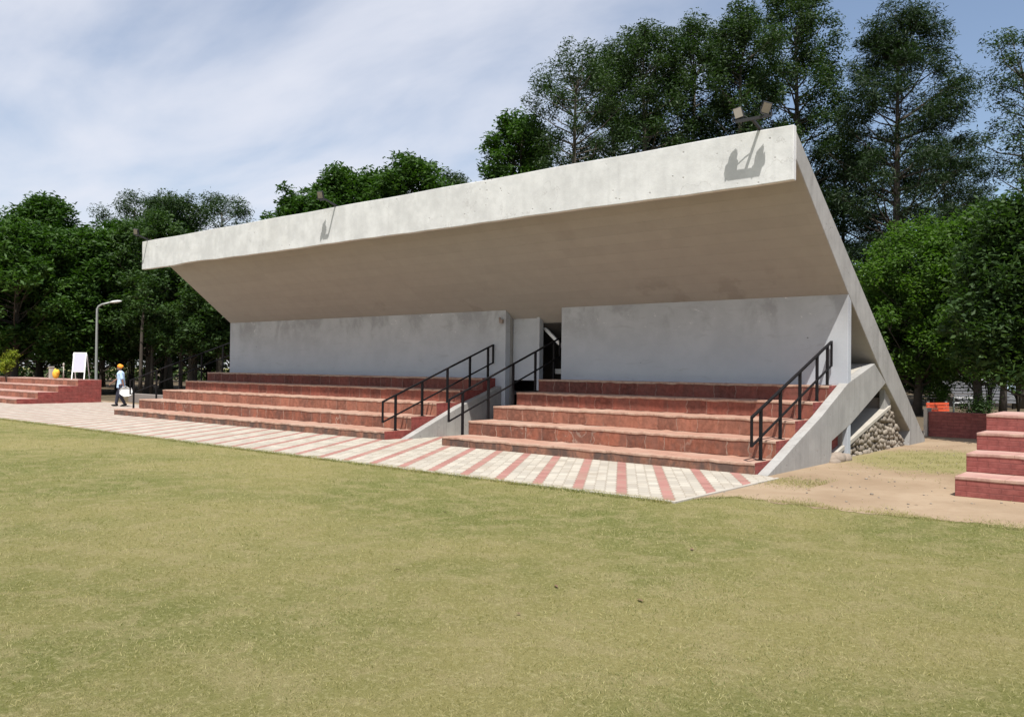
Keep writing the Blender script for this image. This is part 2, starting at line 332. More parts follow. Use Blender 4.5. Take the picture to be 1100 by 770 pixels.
# ------------------------------------------------------------------ helpers
def tag(o, label=None, cat=None, group=None, kind=None):
    if label: o['label'] = label
    if cat: o['category'] = cat
    if group: o['group'] = group
    if kind: o['kind'] = kind
    return o
def empty(name, loc=(0, 0, 0), rz=0):
    o = bpy.data.objects.new(name, None); o.location = loc; o.rotation_euler = (0, 0, rz); o.empty_display_size = .3
    col.objects.link(o); return o
class MB:
    def __init__(s): s.v = []; s.f = []; s.mi = []; s.sm = []
    def add(s, vs, fs, mi=0, smooth=False):
        b = len(s.v); s.v += [tuple(map(float, v)) for v in vs]
        for f in fs: s.f.append(tuple(i + b for i in f)); s.mi.append(mi); s.sm.append(smooth)
        return s
    def box(s, x0, x1, y0, y1, z0, z1, mi=0):
        return s.add([(x0, y0, z0), (x1, y0, z0), (x1, y1, z0), (x0, y1, z0), (x0, y0, z1), (x1, y0, z1), (x1, y1, z1), (x0, y1, z1)],
                     [(0, 3, 2, 1), (4, 5, 6, 7), (0, 1, 5, 4), (1, 2, 6, 5), (2, 3, 7, 6), (3, 0, 4, 7)], mi)
    def obox(s, c, ax, ay, az, hx, hy, hz, mi=0):
        c, ax, ay, az = map(Vector, (c, ax, ay, az)); vs = []
        for k in (-1, 1):
            for (i, j) in ((-1, -1), (1, -1), (1, 1), (-1, 1)): vs.append(c + ax * hx * i + ay * hy * j + az * hz * k)
        return s.add(vs, [(0, 3, 2, 1), (4, 5, 6, 7), (0, 1, 5, 4), (1, 2, 6, 5), (2, 3, 7, 6), (3, 0, 4, 7)], mi)
    def bar(s, a, b, w, h=None, mi=0):
        a, b = Vector(a), Vector(b); d = (b - a); L = d.length; d.normalize()
        up = Vector((0, 0, 1)) if abs(d.z) < .95 else Vector((0, 1, 0))
        sx = d.cross(up).normalized(); sz = sx.cross(d).normalized(); h = h or w
        return s.obox((a + b) / 2, d, sx, sz, L / 2, w / 2, h / 2, mi)
    def prism(s, poly, x0, x1, mi=0):
        """poly in (y,z) extruded along x"""
        n = len(poly); vs = [(x0, p[0], p[1]) for p in poly] + [(x1, p[0], p[1]) for p in poly]
        fs = [tuple(range(n)), tuple(range(2 * n - 1, n - 1, -1))] + [(i, i + n, (i + 1) % n + n, (i + 1) % n) for i in range(n)]
        return s.add(vs, fs, mi)
    def tube(s, pts, rad, n=8, mi=0, smooth=True, cap=True):
        pts = [Vector(p) for p in pts]; base = len(s.v); k = len(pts)
        vs = []; prev = None
        for i, p in enumerate(pts):
            d = (pts[min(i + 1, k - 1)] - pts[max(i - 1, 0)]).normalized()
            if prev is None:
                a = d.cross(Vector((0, 0, 1)) if abs(d.z) < .9 else Vector((1, 0, 0))).normalized()
            else:
                a = (prev - d * prev.dot(d)).normalized()
            prev = a; b = d.cross(a); r = rad[i] if isinstance(rad, (list, tuple)) else rad
            for j in range(n):
                t = 2 * math.pi * j / n; vs.append(p + (a * math.cos(t) + b * math.sin(t)) * r)
        fs = []
        for i in range(k - 1):
            for j in range(n): fs.append((i * n + j, i * n + (j + 1) % n, (i + 1) * n + (j + 1) % n, (i + 1) * n + j))
        if cap: fs.append(tuple(range(n - 1, -1, -1))); fs.append(tuple((k - 1) * n + j for j in range(n)))
        return s.add(vs, fs, mi, smooth)
    def ball(s, c, r, seg=10, rings=7, mi=0, rot=None):
        c = Vector(c); r = (r, r, r) if not isinstance(r, (tuple, list)) else r; vs = []
        R = rot or Matrix.Identity(3)
        for i in range(1, rings):
            th = math.pi * i / rings
            for j in range(seg):
                ph = 2 * math.pi * j / seg
                vs.append(c + R @ Vector((r[0] * math.sin(th) * math.cos(ph), r[1] * math.sin(th) * math.sin(ph), r[2] * math.cos(th))))
        vs += [c + R @ Vector((0, 0, r[2])), c - R @ Vector((0, 0, r[2]))]; T = len(vs) - 2; fs = []
        for i in range(rings - 2):
            for j in range(seg): fs.append((i * seg + j, (i + 1) * seg + j, (i + 1) * seg + (j + 1) % seg, i * seg + (j + 1) % seg))
        for j in range(seg):
            fs.append((T, j, (j + 1) % seg)); fs.append((T + 1, (rings - 2) * seg + (j + 1) % seg, (rings - 2) * seg + j))
        return s.add(vs, fs, mi, True)
    def build(s, name, mats, parent=None, bevel=0, normals=True):
        me = bpy.data.meshes.new(name); me.from_pydata(s.v, [], s.f)
        for m in (mats if isinstance(mats, (list, tuple)) else [mats]): me.materials.append(m)
        me.polygons.foreach_set('material_index', s.mi); me.polygons.foreach_set('use_smooth', s.sm)
        if normals:
            bm = bmesh.new(); bm.from_mesh(me); bmesh.ops.recalc_face_normals(bm, faces=bm.faces); bm.to_mesh(me); bm.free()
        o = bpy.data.objects.new(name, me); col.objects.link(o)
        if parent: o.parent = parent
        if bevel:
            b = o.modifiers.new('bevel', 'BEVEL'); b.width = bevel; b.segments = 2; b.limit_method = 'ANGLE'
        return o
def copy_tree(o, parent=None):
    c = o.copy(); col.objects.link(c)
    if parent: c.parent = parent
    for ch in list(o.children): copy_tree(ch, c)
    return c

# ------------------------------------------------------------------ ground, paving
def sheet(name, x0, x1, y0, y1, z, m):
    return MB().add([(x0, y0, z), (x1, y0, z), (x1, y1, z), (x0, y1, z)], [(0, 1, 2, 3)]).build(name, m)
tag(sheet('lawn', -400, 400, -300, 500, 0, M_lawn), kind='structure')
def outline_sheet(name, pts, z, m):
    return MB().add([(p[0], p[1], z) for p in pts], [tuple(range(len(pts)))]).build(name, m)
rr = random.Random(3)
edge = [(.43, -3.25), (.60, -2.9), (.85, -2.5), (1.4, -2.62), (2.1, -2.7), (2.9, -2.6), (3.5, -2.5), (4.4, -2.42), (7, -2.3), (12, -2.6), (40, -3), (160, -3)]
pts = []
for (a, b) in zip(edge[:-1], edge[1:]):
    n = max(1, int(min(60, math.hypot(b[0] - a[0], b[1] - a[1]) / .06)))
    for i in range(n):
        t = i / n; pts.append((a[0] + (b[0] - a[0]) * t, a[1] + (b[1] - a[1]) * t + rr.uniform(-.05, .05) + .06 * math.sin(7 * t + a[0] * 3)))
pts += [(160, -3), (160, 200), (-200, 200), (-200, 4.2), (.1, 4.2), (.1, .1), (.43, -.1)]
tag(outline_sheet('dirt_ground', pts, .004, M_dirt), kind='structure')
pv = MB(); pp = [(-90, -3.6), (.44, -3.6), (.44, -.15), (.0, .06), (.0, .5), (-24.0, .5), (-24.0, 4.2), (-90, 4.2)]
pp2 = [(p[0], p[1], .02) for p in pp]; pv.add(pp2 + [(p[0], p[1], -.05) for p in pp], [tuple(range(8))] + [(i, i + 8, (i + 1) % 8 + 8, (i + 1) % 8) for i in range(8)])
pv.box(-9.3, -7.56, .502, 4.3, -.05, .02); tag(pv.build('paving', M_paver, bevel=0), kind='structure')
kb = MB()
kb.box(-90, .44, -3.66, -3.603, -.05, .028); kb.box(.443, .49, -3.66, -.15, -.05, .027)
tag(kb.build('paving_kerb', M_cope, bevel=.006), kind='structure')

# ------------------------------------------------------------------ stand
XR, XL = .2, -23.11
stand = empty('spectator_stand')
tag(stand, 'white concrete spectator stand with tilted canopy over red sandstone steps', 'spectator stand')
# fascia, slightly uneven lower edge
fb = MB(); n = 120; X0, X1 = -24.15, XR
def wob(x): return .007 * math.sin(x * .9) + .004 * math.sin(x * 4.1 + 1) + (.035 * math.exp(-((x + 20.6) / .8) ** 2)) + rr.uniform(-.003, .003)
top = [.012 * math.sin(i * .35) for i in range(n + 1)]
xs = [X0 + (X1 - X0) * i / n for i in range(n + 1)]
vs = []
for i, x in enumerate(xs):
    zb = 5.262 + wob(x); zt = 6.278 + top[i] * .6
    vs += [(x, 1.10, zb), (x, 1.10, zt), (x, 1.235, zt), (x, 1.235, zb)]
fs = []
for i in range(n):
    for k in range(4): a = i * 4 + k; b = i * 4 + (k + 1) % 4; fs.append((a, b, b + 4, a + 4))
fs += [(0, 3, 2, 1), (n * 4, n * 4 + 1, n * 4 + 2, n * 4 + 3)]
fb.add(vs, fs); fb.build('fascia', M_fascia, stand, bevel=.015)
# canopy slab: soffit on the underside, board-marked concrete elsewhere
SL = [(1.232, 6.19), (10.05, .10), (10.06, -.1), (8.55, -.1), (8.66, .36), (6.76, 1.50), (5.93, 2.08), (4.0, 3.49), (1.232, 5.66)]
cs = MB(); m_ = len(SL)
vs = [(XL, p[0], p[1]) for p in SL] + [(XR - .003, p[0], p[1]) for p in SL]
for i in range(m_): cs.add([vs[i], vs[(i + 1) % m_], vs[(i + 1) % m_ + m_], vs[i + m_]], [(0, 1, 2, 3)], 1 if i in (5, 6, 7) else 0)
cs.add(vs[:m_], [tuple(range(m_))]); cs.add(vs[m_:], [tuple(range(m_))])
me_o = cs.build('canopy', [M_fin, M_soffit], stand, normals=False)
bm = bmesh.new(); bm.from_mesh(me_o.data); bmesh.ops.remove_doubles(bm, verts=bm.verts, dist=1e-4); bmesh.ops.recalc_face_normals(bm, faces=bm.faces); bm.to_mesh(me_o.data); bm.free()
bv = me_o.modifiers.new('bevel', 'BEVEL'); bv.width = .02; bv.segments = 2
def zs(y): return 3.49 + (4.0 - y) * .745 if y < 5 else 2.08 + (5.93 - y) * .7
# back walls
def wallp(y0, y1, x0, x1, zb, name='back_wall', m=M_wall):
    return MB().prism([(y0, zb), (y1, zb), (y1, zs(y1) + .03), (y0, zs(y0) + .03)], x0, x1).build(name, m, stand, bevel=.008)
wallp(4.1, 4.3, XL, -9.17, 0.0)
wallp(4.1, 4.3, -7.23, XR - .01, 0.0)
wallp(4.42, 4.54, -9.16, -8.29, 1.47, 'door_side_panel')
MB().prism([(4.38, 1.2), (4.56, 1.2), (4.56, zs(4.56) + .02), (4.38, zs(4.38) + .02)], -8.285, -8.19).build('door_jamb', M_wall, stand, bevel=.005)
wallp(4.31, 4.43, -9.3, -9.17, 0.0, 'wall_return', M_fin)
wallp(4.31, 4.60, -7.225, -7.1, 0.0, 'wall_return', M_fin)
bb = MB(); bb.bar((-8.42, 4.72, 3.05), (-7.45, 4.62, 2.30), .05, .085); bb.build('doorway_bar', M_beam, stand)  # pale diagonal bar inside the doorway
pb = MB(); pb.box(-8.30, -7.4, 5.2, 5.4, 1.66, 1.80); pb.build('rear_light_block', M_beam, stand)  # pale block standing in for light through the rear opening
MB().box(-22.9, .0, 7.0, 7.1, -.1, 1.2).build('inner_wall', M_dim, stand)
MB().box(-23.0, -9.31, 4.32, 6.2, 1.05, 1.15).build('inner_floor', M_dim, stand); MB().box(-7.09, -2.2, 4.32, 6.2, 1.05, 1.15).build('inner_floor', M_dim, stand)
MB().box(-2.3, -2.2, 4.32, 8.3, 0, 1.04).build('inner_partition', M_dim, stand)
MB().prism([(4.32, 1.16), (6.2, 1.16), (6.2, 1.85), (4.32, 3.1)], -2.3, -2.2).build('inner_partition', M_dim, stand)
M_blackout = simple('blackout_lining', (.03, .027, .025), .95)  # near-black box added behind the doorway, its darkness put into the colour
MB().prism([(5.85, 0), (5.95, 0), (5.95, zs(5.95) + .02), (5.85, zs(5.85) + .02)], -10.2, -6.4).build('blackout_wall', M_blackout, stand)
for xx in (-10.2, -6.45): MB().prism([(4.32, 0), (5.84, 0), (5.84, zs(5.84) + .02), (4.32, zs(4.32) + .02)], xx, xx + .05).build('blackout_wall', M_blackout, stand)
MB().prism([(4.575, zs(4.575) - .01), (5.84, zs(5.84) - .01), (5.84, zs(5.84) - .05), (4.575, zs(4.575) - .05)], -10.14, -6.46).build('blackout_ceiling', M_blackout, stand)
# fixture on the wall
lb = MB(); lb.box(-9.36, -9.24, 4.03, 4.097, 3.06, 3.16); lb.ball((-9.30, 4.0, 3.19), .035); lb.build('wall_fixture', simple('rusty_box', (.25, .2, .17), .7), stand)

# seating steps
D, H1, H = .89, .221, .325
def step(x0, x1, y0, y1, z0, z1, mats, parent, name='step', seg=.17, jit=.011):
    """one tier: front riser = slot 0, top = slot 1, ends/back = slot 2; local origin at riser foot"""
    n = max(2, int((x1 - x0) / seg)); r = random.Random(int((x0 * 7 + y0 * 13) * 100)); s = MB(); vs = []
    h = z1 - z0
    for i in range(n + 1):
        x = (x1 - x0) * i / n; a, b = r.uniform(-jit, jit), r.uniform(-jit, jit)
        if i in (0, n): a = 0; b = r.uniform(-jit, jit) * .5
        vs += [(x, a * .5, 0), (x, a, h - .05 + b), (x, a - .012, h - .045 + b), (x, a - .012, h + b), (x, y1 - y0, h), (x, y1 - y0, 0)]
    s.v = vs
    for i in range(n):
        o = i * 6
        for k, mi in ((0, 0), (1, 1), (2, 1), (3, 1), (4, 2), (5, 2)):
            a, b = o + k, o + (k + 1) % 6; s.f.append((a, b, b + 6, a + 6)); s.mi.append(mi); s.sm.append(False)
    for o in (0, n * 6): s.f.append(tuple(o + k for k in range(6))); s.mi.append(2); s.sm.append(False)
    ob = s.build(name, mats, parent, bevel=.01); ob.location = (x0, y0, z0)
    if parent and parent.type == 'EMPTY' and parent.location.length > 0: ob.location = Vector((x0, y0, z0)) - parent.location
    return ob
for (xa, xb) in ((-23.774, -9.524), (-7.557, 0.0)):
    for i in range(5):
        z0 = 0 if i == 0 else H1 + (i - 1) * H
        step(xa, xb, i * D, 4.097, z0, H1 + i * H, [M_risers[i], M_tread, M_brick], stand)
# stringers
ST = [(.06, -.05), (.08, .02), (.76, .26), (1.39, .50), (2.61, .94), (2.96, 1.09), (4.12, 1.575), (5.86, 1.995), (6.70, 1.56), (4.33, .72), (3.18, .42), (3.16, -.1)]
MB().prism(ST, .004, XR - .006).build('stringer', M_fin, stand, bevel=.012)
MB().prism([(4.31, 1.30), (4.31, 1.63), (5.86, 1.99), (6.66, 1.55), (5.6, 1.2)], -2.15, 0.001).build('upper_ramp', M_cope, stand, bevel=.01)
ST2 = [(.50, -.05), (.52, .02), (2.42, .78), (3.4, 1.07), (4.09, 1.30), (4.09, -.1)]
MB().prism(ST2, -9.52, -9.3).build('stringer', M_fin, stand, bevel=.012)
MB().prism(ST2, -23.98, -23.778).build('stringer', M_fin, stand, bevel=.012)
# pilasters, coping and rubble under the right stringer
MB().box(-.02, .10, 4.08, 4.56, .0, .80).build('pilaster', M_fin, stand, bevel=.01)
MB().box(-.02, .10, 6.92, 7.38, .85, 1.62).build('pilaster', M_fin, stand, bevel=.01)
MB().prism([(3.3, .0), (4.3, .22), (7.3, .95), (7.3, 1.03), (4.25, .31), (3.2, .06)], -.9, .135).build('coping', M_cope, stand, bevel=.01)
MB().prism([(3.5, -.05), (4.1, .16), (7.32, .93), (8.62, -.05)], -1.0, .06).build('rubble_core', M_mortar, stand)
stn = MB(); r = random.Random(5); tri = [(3.45, -.02), (7.36, .93), (8.62, -.05)]
def inside(y, z):
    if z < -.02: return False
    zt = .0 + (y - 3.45) * (.95 / 3.9) if y < 7.36 else .95 - (y - 7.36) * .98 / 1.26
    return z < zt - .03
pl = []
for _ in range(9000):
    y, z = r.uniform(3.4, 8.6), r.uniform(-.02, .95)
    if inside(y, z) and all((y - a) ** 2 + ((z - b) * 1.35) ** 2 > .021 for a, b in pl): pl.append((y, z))
for y, z in pl:
    s_ = r.uniform(.8, 1.25); R = Matrix.Rotation(r.uniform(-.7, .5), 3, 'X') @ Matrix.Rotation(r.uniform(-.3, .3), 3, 'Z')
    stn.ball((.075, y, z), (.065 * s_, .108 * s_, .066 * s_), 7, 5, rot=R)
for _ in range(16):
    y = r.uniform(3.2, 4.1); stn.ball((.15 + r.uniform(-.05, .10), y, .03 + r.uniform(0, .05)), (.06, .09, .05), 8, 6, rot=Matrix.Rotation(r.uniform(0, 3), 3, 'Z'))
stn.v = [(a + r.uniform(-.014, .014), b + r.uniform(-.018, .018), c + r.uniform(-.014, .014)) for a, b, c in stn.v]
stn.build('rubble_stones', M_stone, stand)
rb = MB(); rb.ball((.20, 3.45, .05), (.16, .38, .14), 10, 7); rb.ball((.26, 3.75, .03), (.13, .22, .11), 10, 7); rb.ball((.24, 3.2, .0), (.12, .2, .09), 10, 7); o = rb.build('rubble_heap', M_heap, stand)

# handrails
def handrail(x, y0, y1, posts, zfoot, drop=.50):
    zt = lambda y: 1.02 + (y - .2) * (1.48 / 4.0)
    h = MB()
    h.bar((x, y0, zt(y0)), (x, y1, zt(y1)), .05, .04); h.bar((x, y0, zt(y0) - drop), (x, y1, zt(y1) - drop), .035)
    h.bar((x, y0, zt(y0) + .015), (x, y0, zt(y0) - drop - .015), .042); h.bar((x, y1, zt(y1) + .015), (x, y1, zt(y1) - drop - .015), .042)
    ho = h.build('handrail', M_black, stand, bevel=.004)
    for i, y in enumerate(posts):
        b = MB(); zf = zfoot(i, y); b.bar((x, y, zf), (x, y, zt(y) - .01), .05); b.box(x - .07, x + .07, y - .07, y + .07, zf, zf + .008)
        b.build('post', M_black, ho)
zi = lambda i, y: H1 + i * H + .001
handrail(-.12, .12, 4.02, [.50, 1.36, 2.3, 3.2, 3.98 - .2], zi)
handrail(-9.60, .0, 4.07, [.42, 1.33, 2.25, 3.12, 3.86], zi)
handrail(-7.62, .28, 4.56, [.75, 1.66, 2.6, 3.5, 4.3], lambda i, y: .021)
handrail(-24.10, .72, 4.75, [.85, 1.7, 2.6, 3.5, 4.4], lambda i, y: .021)

# ------------------------------------------------------------------ brick terraces at the sides
bt = empty('brick_terrace', (3.15, -.15, 0)); tag(bt, 'faded red stepped brick terrace right of the stand, four tiers on bare earth', 'brick terrace')
zz_ = [0, .30, .585, .86, 1.13]
for i in range(4): step(3.15, 14, -.15 + .71 * i, 3.4, zz_[i], zz_[i + 1], [M_brick2, M_tread2, M_brick2], bt, jit=.009)
bt2 = empty('brick_terrace', (-33.7, .39, 0)); tag(bt2, 'red brick stepped terrace on the far left behind the striped paving', 'brick terrace')
zz_ = [0, .24, .52, .79, 1.06]
for i in range(4): step(-62, -33.7, .39 + .85 * i, 3.99, zz_[i], zz_[i + 1], [M_risers[2], M_tread2, M_brick], bt2, jit=.006)

# ------------------------------------------------------------------ floodlights on the canopy edge
def head(parent, c, tilt, yaw, s=1.0):
    """floodlight head: box housing with a glass face looking down and forward"""
    c = Vector(c); R = Matrix.Rotation(yaw, 3, 'Z') @ Matrix.Rotation(tilt[0], 3, 'X') @ Matrix.Rotation(tilt[1], 3, 'Y')
    ax, ay, az = R @ Vector((1, 0, 0)), R @ Vector((0, 1, 0)), R @ Vector((0, 0, 1))
    b = MB(); hx, hy, hz = .125 * s, .05 * s, .155 * s
    b.obox(c, ax, ay, az, hx, hy, hz); b.obox(c + ay * hy * 1.8, ax, ay, az, hx * .7, hy * .9, hz * .65)
    for k in (-1, 0, 1): b.obox(c + ay * hy * 3.0 + az * k * hz * .4, ax, ay, az, hx * .6, hy * .3, .008)
    o = b.build('housing', M_dkmetal, parent, bevel=.006)
    gl = MB(); gl.obox(c - ay * (hy + .006), ax, ay, az, hx * .86, .004, hz * .86); gl.build('glass', M_lens, o)
    br_ = MB(); br_.bar(c - ax * (hx + .012) , c - ax * (hx + .012) - Vector((0, 0, .19 * s)), .02); br_.bar(c + ax * (hx + .012), c + ax * (hx + .012) - Vector((0, 0, .19 * s)), .02)
    br_.bar(c - ax * (hx + .02) - Vector((0, 0, .19 * s)), c + ax * (hx + .02) - Vector((0, 0, .19 * s)), .02); br_.build('bracket', M_dkmetal, o)
def floodlight(x, heads, label, arm=.42, lift=.24, xoff=0, group='floodlights along the canopy edge'):
    e = empty('floodlight', (x, 1.17, 6.285)); tag(e, label, 'floodlight', group)
    a = MB(); a.bar((0, .04, 0), (0, -arm, lift), .045); a.box(-.07, .07, -.05, .07, -.006, .02)
    if len(heads) > 1: a.bar((-.32, -arm, lift), (.32, -arm, lift), .05)
    else: a.bar((0, -arm, lift), (heads[0][0], -arm, lift), .04)
    if len(heads) > 1: a.tube([(-.28, -arm + .02, lift + .02), (-.18, -arm + .03, lift + .10), (-.08, -arm + .1, lift + .03), (0, -arm + .15, lift - .04)], .008, 5)
    a.build('arm', M_dkmetal, e)
    for (dx, tx, ty, yw) in heads: head(e, (dx, -arm, lift + .15), (tx, ty), yw, .66)
floodlight(-.45, [(-.27, .10, -.25, .30), (.27, .42, .32, .45)], 'double black floodlight at the right end of the white canopy edge', arm=.40, lift=.13)
floodlight(-12.95, [(-.22, .42, 0, .45)], 'single black floodlight standing mid way along the white canopy edge', arm=.42, lift=.15)
floodlight(-23.75, [(-.2, .42, .2, .45)], 'small floodlight at the far left end of the canopy edge before the trees', arm=.40, lift=.15)

# ------------------------------------------------------------------ street lamp
lx, ly, _ = at(103.6, 44)
sl = empty('street_lamp', (lx, ly, 0)); tag(sl, 'slim grey street lamp with short bent arm before the dark trees', 'street lamp')
ht = ztop(333, 44)
b = MB(); dx, dy = RT[0], RT[1]
b.tube([(0, 0, 0), (0, 0, 1), (0, 0, ht - .2), (dx * .08, dy * .08, ht - .06), (dx * .25, dy * .25, ht + .04), (dx * .75, dy * .75, ht + .16)], [.085, .075, .06, .055, .05, .045], 10)
b.build('pole', M_grey, sl)
b = MB(); R = Matrix.Rotation(math.atan2(dy, dx), 3, 'Z') @ Matrix.Rotation(-.12, 3, 'Y'); b.ball((dx * .95, dy * .95, ht + .18), (.33, .13, .075), 12, 8, rot=R); b.build('lamp_head', M_lampw, sl)

# ------------------------------------------------------------------ things on the left terrace
wb = Vector(at_y(84, 3.35, 1.06)); e = empty('notice_board', wb, .9); tag(e, 'blank white notice board leaning on two legs on the far left brick terrace', 'notice board')
b = MB(); lean = Vector((.0, .25, 1)).normalized(); sx = Vector((1, 0, 0)); ny = sx.cross(lean)
b.obox(lean * .83 , sx, ny, lean, .25, .018, .44); b.build('panel', M_white, e, bevel=.008)
fr = MB()
for k in (-1, 1): fr.bar(sx * k * .265, lean * 1.29 + sx * k * .265, .045)
fr.bar(lean * 1.28 - sx * .27, lean * 1.28 + sx * .27, .04); fr.bar(lean * .37 - sx * .27, lean * .37 + sx * .27, .04)
fr.bar(lean * 1.2 + sx * .3, Vector((.3, .75, 0)), .035); fr.bar(lean * 1.2 - sx * .3, Vector((-.3, .75, 0)), .035)
fr.build('frame', M_beam, e)
p_ = at_y(62.5, 3.4); e = MB(); e.ball((0, 0, .22), (.17, .15, .23), 12, 9); e.ball((.10, .03, .30), (.11, .11, .15), 10, 7); e.ball((-.07, 0, .42), (.06, .06, .06), 8, 6)
o = e.build('cloth_bundle', None or simple('orange_cloth', (.85, .42, .04), .8, var=.35, scale=6)); o.location = (p_[0], 3.3, 1.06); tag(o, 'orange and yellow cloth bundle sitting on the far left brick terrace', 'bundle')
p_ = at_y(53, 3.4); b = MB(); b.box(-.09, .09, -.09, .09, 0, .52); b.box(-.11, .11, -.11, .11, .521, .58); o = b.build('stone_post', M_cope, bevel=.01); o.location = (p_[0], 3.5, 1.06)
tag(o, 'short pale stone post on the far left brick terrace beside the orange bundle', 'post')
p_ = at_y(68.5, 3.4); b = MB(); b.tube([(0, 0, 0), (0, 0, .62)], .025, 8); b.ball((0, 0, .68), (.05, .05, .09), 8, 6); o = b.build('thin_post', M_cope); o.location = (p_[0], 3.4, 1.06)
tag(o, 'thin metal post between the orange bundle and the white notice board', 'post')

# ------------------------------------------------------------------ person
def person():
    px, py, _ = at(130.5, 35.6)
    va = math.atan2(py - CAM[1], px - CAM[0]) + math.pi / 2 - .12
    e = empty('person', (px, py, .02), va)
    tag(e, 'person in orange turban, light blue shirt and dark trousers walking left with white bag', 'person')
    skin = simple('skin', (.22, .11, .07), .6); shirt = simple('blue_shirt', (.42, .56, .74), .85); trou = simple('dark_trousers', (.025, .025, .04), .9)
    def rem(b, name, m, vox=.012, parent=e):
        o = b.build(name, m, parent, normals=True); r_ = o.modifiers.new('remesh', 'REMESH'); r_.mode = 'VOXEL'; r_.voxel_size = vox; r_.use_smooth_shade = True
        s_ = o.modifiers.new('smooth', 'SMOOTH'); s_.iterations = 4; return o
    def limb(b, pts, rad):
        b.tube(pts, rad, 12)
        for p, r_ in zip(pts, rad): b.ball(p, r_, 12, 8)
    hipR, hipL = (0, -.095, .90), (0, .095, .90)
    kR, aR = (.13, -.10, .50), (.19, -.10, .10); kL, aL = (.03, .10, .48), (-.17, .10, .11)
    shR, shL = (.02, -.18, 1.40), (.0, .18, 1.40)
    eR, hR = (.16, -.23, 1.16), (.38, -.24, .99); eL, hL = (-.07, .25, 1.13), (-.13, .25, .86)
    b = MB()
    limb(b, [hipR, kR, aR], [.085, .055, .04]); limb(b, [hipL, kL, aL], [.085, .055, .04])
    b.ball((.25, -.10, .05), (.13, .045, .04), 12, 8); b.ball((-.12, .10, .055), (.13, .045, .04), 12, 8, rot=Matrix.Rotation(.25, 3, 'Y'))
    limb(b, [(0, 0, .92), (.0, 0, 1.12), (.02, 0, 1.34), (.02, 0, 1.42)], [.135, .12, .135, .09])
    b.ball((.01, 0, 1.36), (.10, .19, .09), 14, 10)
    limb(b, [(.02, 0, 1.42), (.045, 0, 1.54)], [.055, .05])
    b.ball((.06, 0, 1.62), (.09, .075, .115), 16, 12); b.ball((.155, 0, 1.605), (.018, .014, .024), 8, 6); b.ball((.10, 0, 1.55), (.045, .045, .04), 10, 8)
    for k in (-1, 1): b.ball((.05, k * .078, 1.61), (.018, .012, .03), 8, 6)
    limb(b, [shR, eR, hR], [.05, .038, .027]); limb(b, [shL, eL, hL], [.05, .038, .027])
    for (h, d, side) in ((hR, Vector((.75, 0, -.66)), -1), (hL, Vector((-.15, 0, -1)), 1)):
        h = Vector(h); d.normalize(); pc = h + d * .055; b.ball(pc, (.03, .02, .045), 10, 8, rot=d.to_track_quat('Z', 'Y').to_matrix())
        fw = Vector((0, 0, 1)).cross(Vector((0, 1, 0))); ac = d.cross(Vector((0, 1, 0))).normalized()
        for q, L in zip((-.024, -.008, .008, .024), (.062, .075, .07, .055)):
            a0 = h + d * .08 + ac * q; a1 = a0 + d * L * .55 + Vector((0, -side * .012, 0)); a2 = a1 + d * L * .3 + Vector((0, -side * .03, 0))
            b.tube([a0, a1, a2], [.009, .009, .008], 6)
        a0 = h + d * .03 + ac * .025; b.tube([a0, a0 + ac * .03 + d * .025, a0 + ac * .035 + d * .055], [.011, .01, .009], 6)
    rem(b, 'body', skin, .008)
    b = MB(); limb(b, [(0, 0, .90), (.0, 0, 1.12), (.02, 0, 1.34), (.02, 0, 1.42)], [.160, .148, .155, .10]); b.ball((.01, 0, 1.365), (.115, .205, .10), 14, 10)
    b.tube([(.0, 0, .78), (0, 0, .95)], [.175, .16], 16)
    m_ = lambda a, b_, t: tuple(a[i] + (b_[i] - a[i]) * t for i in range(3))
    limb(b, [shR, m_(shR, eR, .85)], [.072, .066]); limb(b, [shL, m_(shL, eL, .85)], [.072, .066]); rem(b, 'shirt', shirt)
    b = MB(); limb(b, [(0, -.08, .88), kR, m_(kR, aR, .9)], [.105, .078, .062]); limb(b, [(0, .08, .88), kL, m_(kL, aL, .9)], [.105, .078, .062]); rem(b, 'trousers', trou)
    b = MB(); b.ball((.045, 0, 1.685), (.115, .105, .085), 16, 12); b.ball((.02, 0, 1.66), (.115, .108, .07), 16, 12, rot=Matrix.Rotation(.35, 3, 'Y')); b.ball((.06, 0, 1.735), (.07, .065, .05), 12, 8)
    rem(b, 'turban', simple('orange_turban', (.85, .30, .025), .85, var=.2, scale=30))
    b = MB(); b.ball((.115, 0, 1.545), (.045, .055, .055), 12, 8); rem(b, 'beard', simple('grey_beard', (.08, .07, .065), .9), .008)
    for (x, y, z, r_) in ((.245, -.10, .045, 0), (-.12, .10, .055, .25)):
        b = MB(); b.ball((x, y, z), (.145, .055, .045), 12, 8, rot=Matrix.Rotation(r_, 3, 'Y')); b.ball((x - .08, y, z + .03), (.06, .05, .05), 10, 8); rem(b, 'shoe', M_black)
    # bag hangs from the left hand, a thing of its own
    hw = Matrix.Rotation(va, 3, 'Z') @ Vector((-.20, .27, .81)) + Vector((px, py, .02))
    bg_ = empty('tote_bag', hw, va); tag(bg_, 'white tote bag held low by the person in the orange turban', 'bag')
    s = MB(); vs = []; nx = 8
    prof = [(-.20, 0.0), (-.245, -.12), (-.25, -.26), (-.15, -.33), (.05, -.37), (.17, -.31), (.25, -.24), (.25, -.10), (.20, -.01)]
    for yy, k in ((-.02, .9), (-.06, 1.0), (.06, 1.0), (.02, .9)):
        for (a, z) in prof: vs.append((a * k - .03, yy, z * k - .02))
    n_ = len(prof); fs = [tuple(range(n_)), tuple(range(4 * n_ - 1, 3 * n_ - 1, -1))]
    for q in range(3):
        for i in range(n_): j = (i + 1) % n_; fs.append((q * n_ + i, q * n_ + j, (q + 1) * n_ + j, (q + 1) * n_ + i))
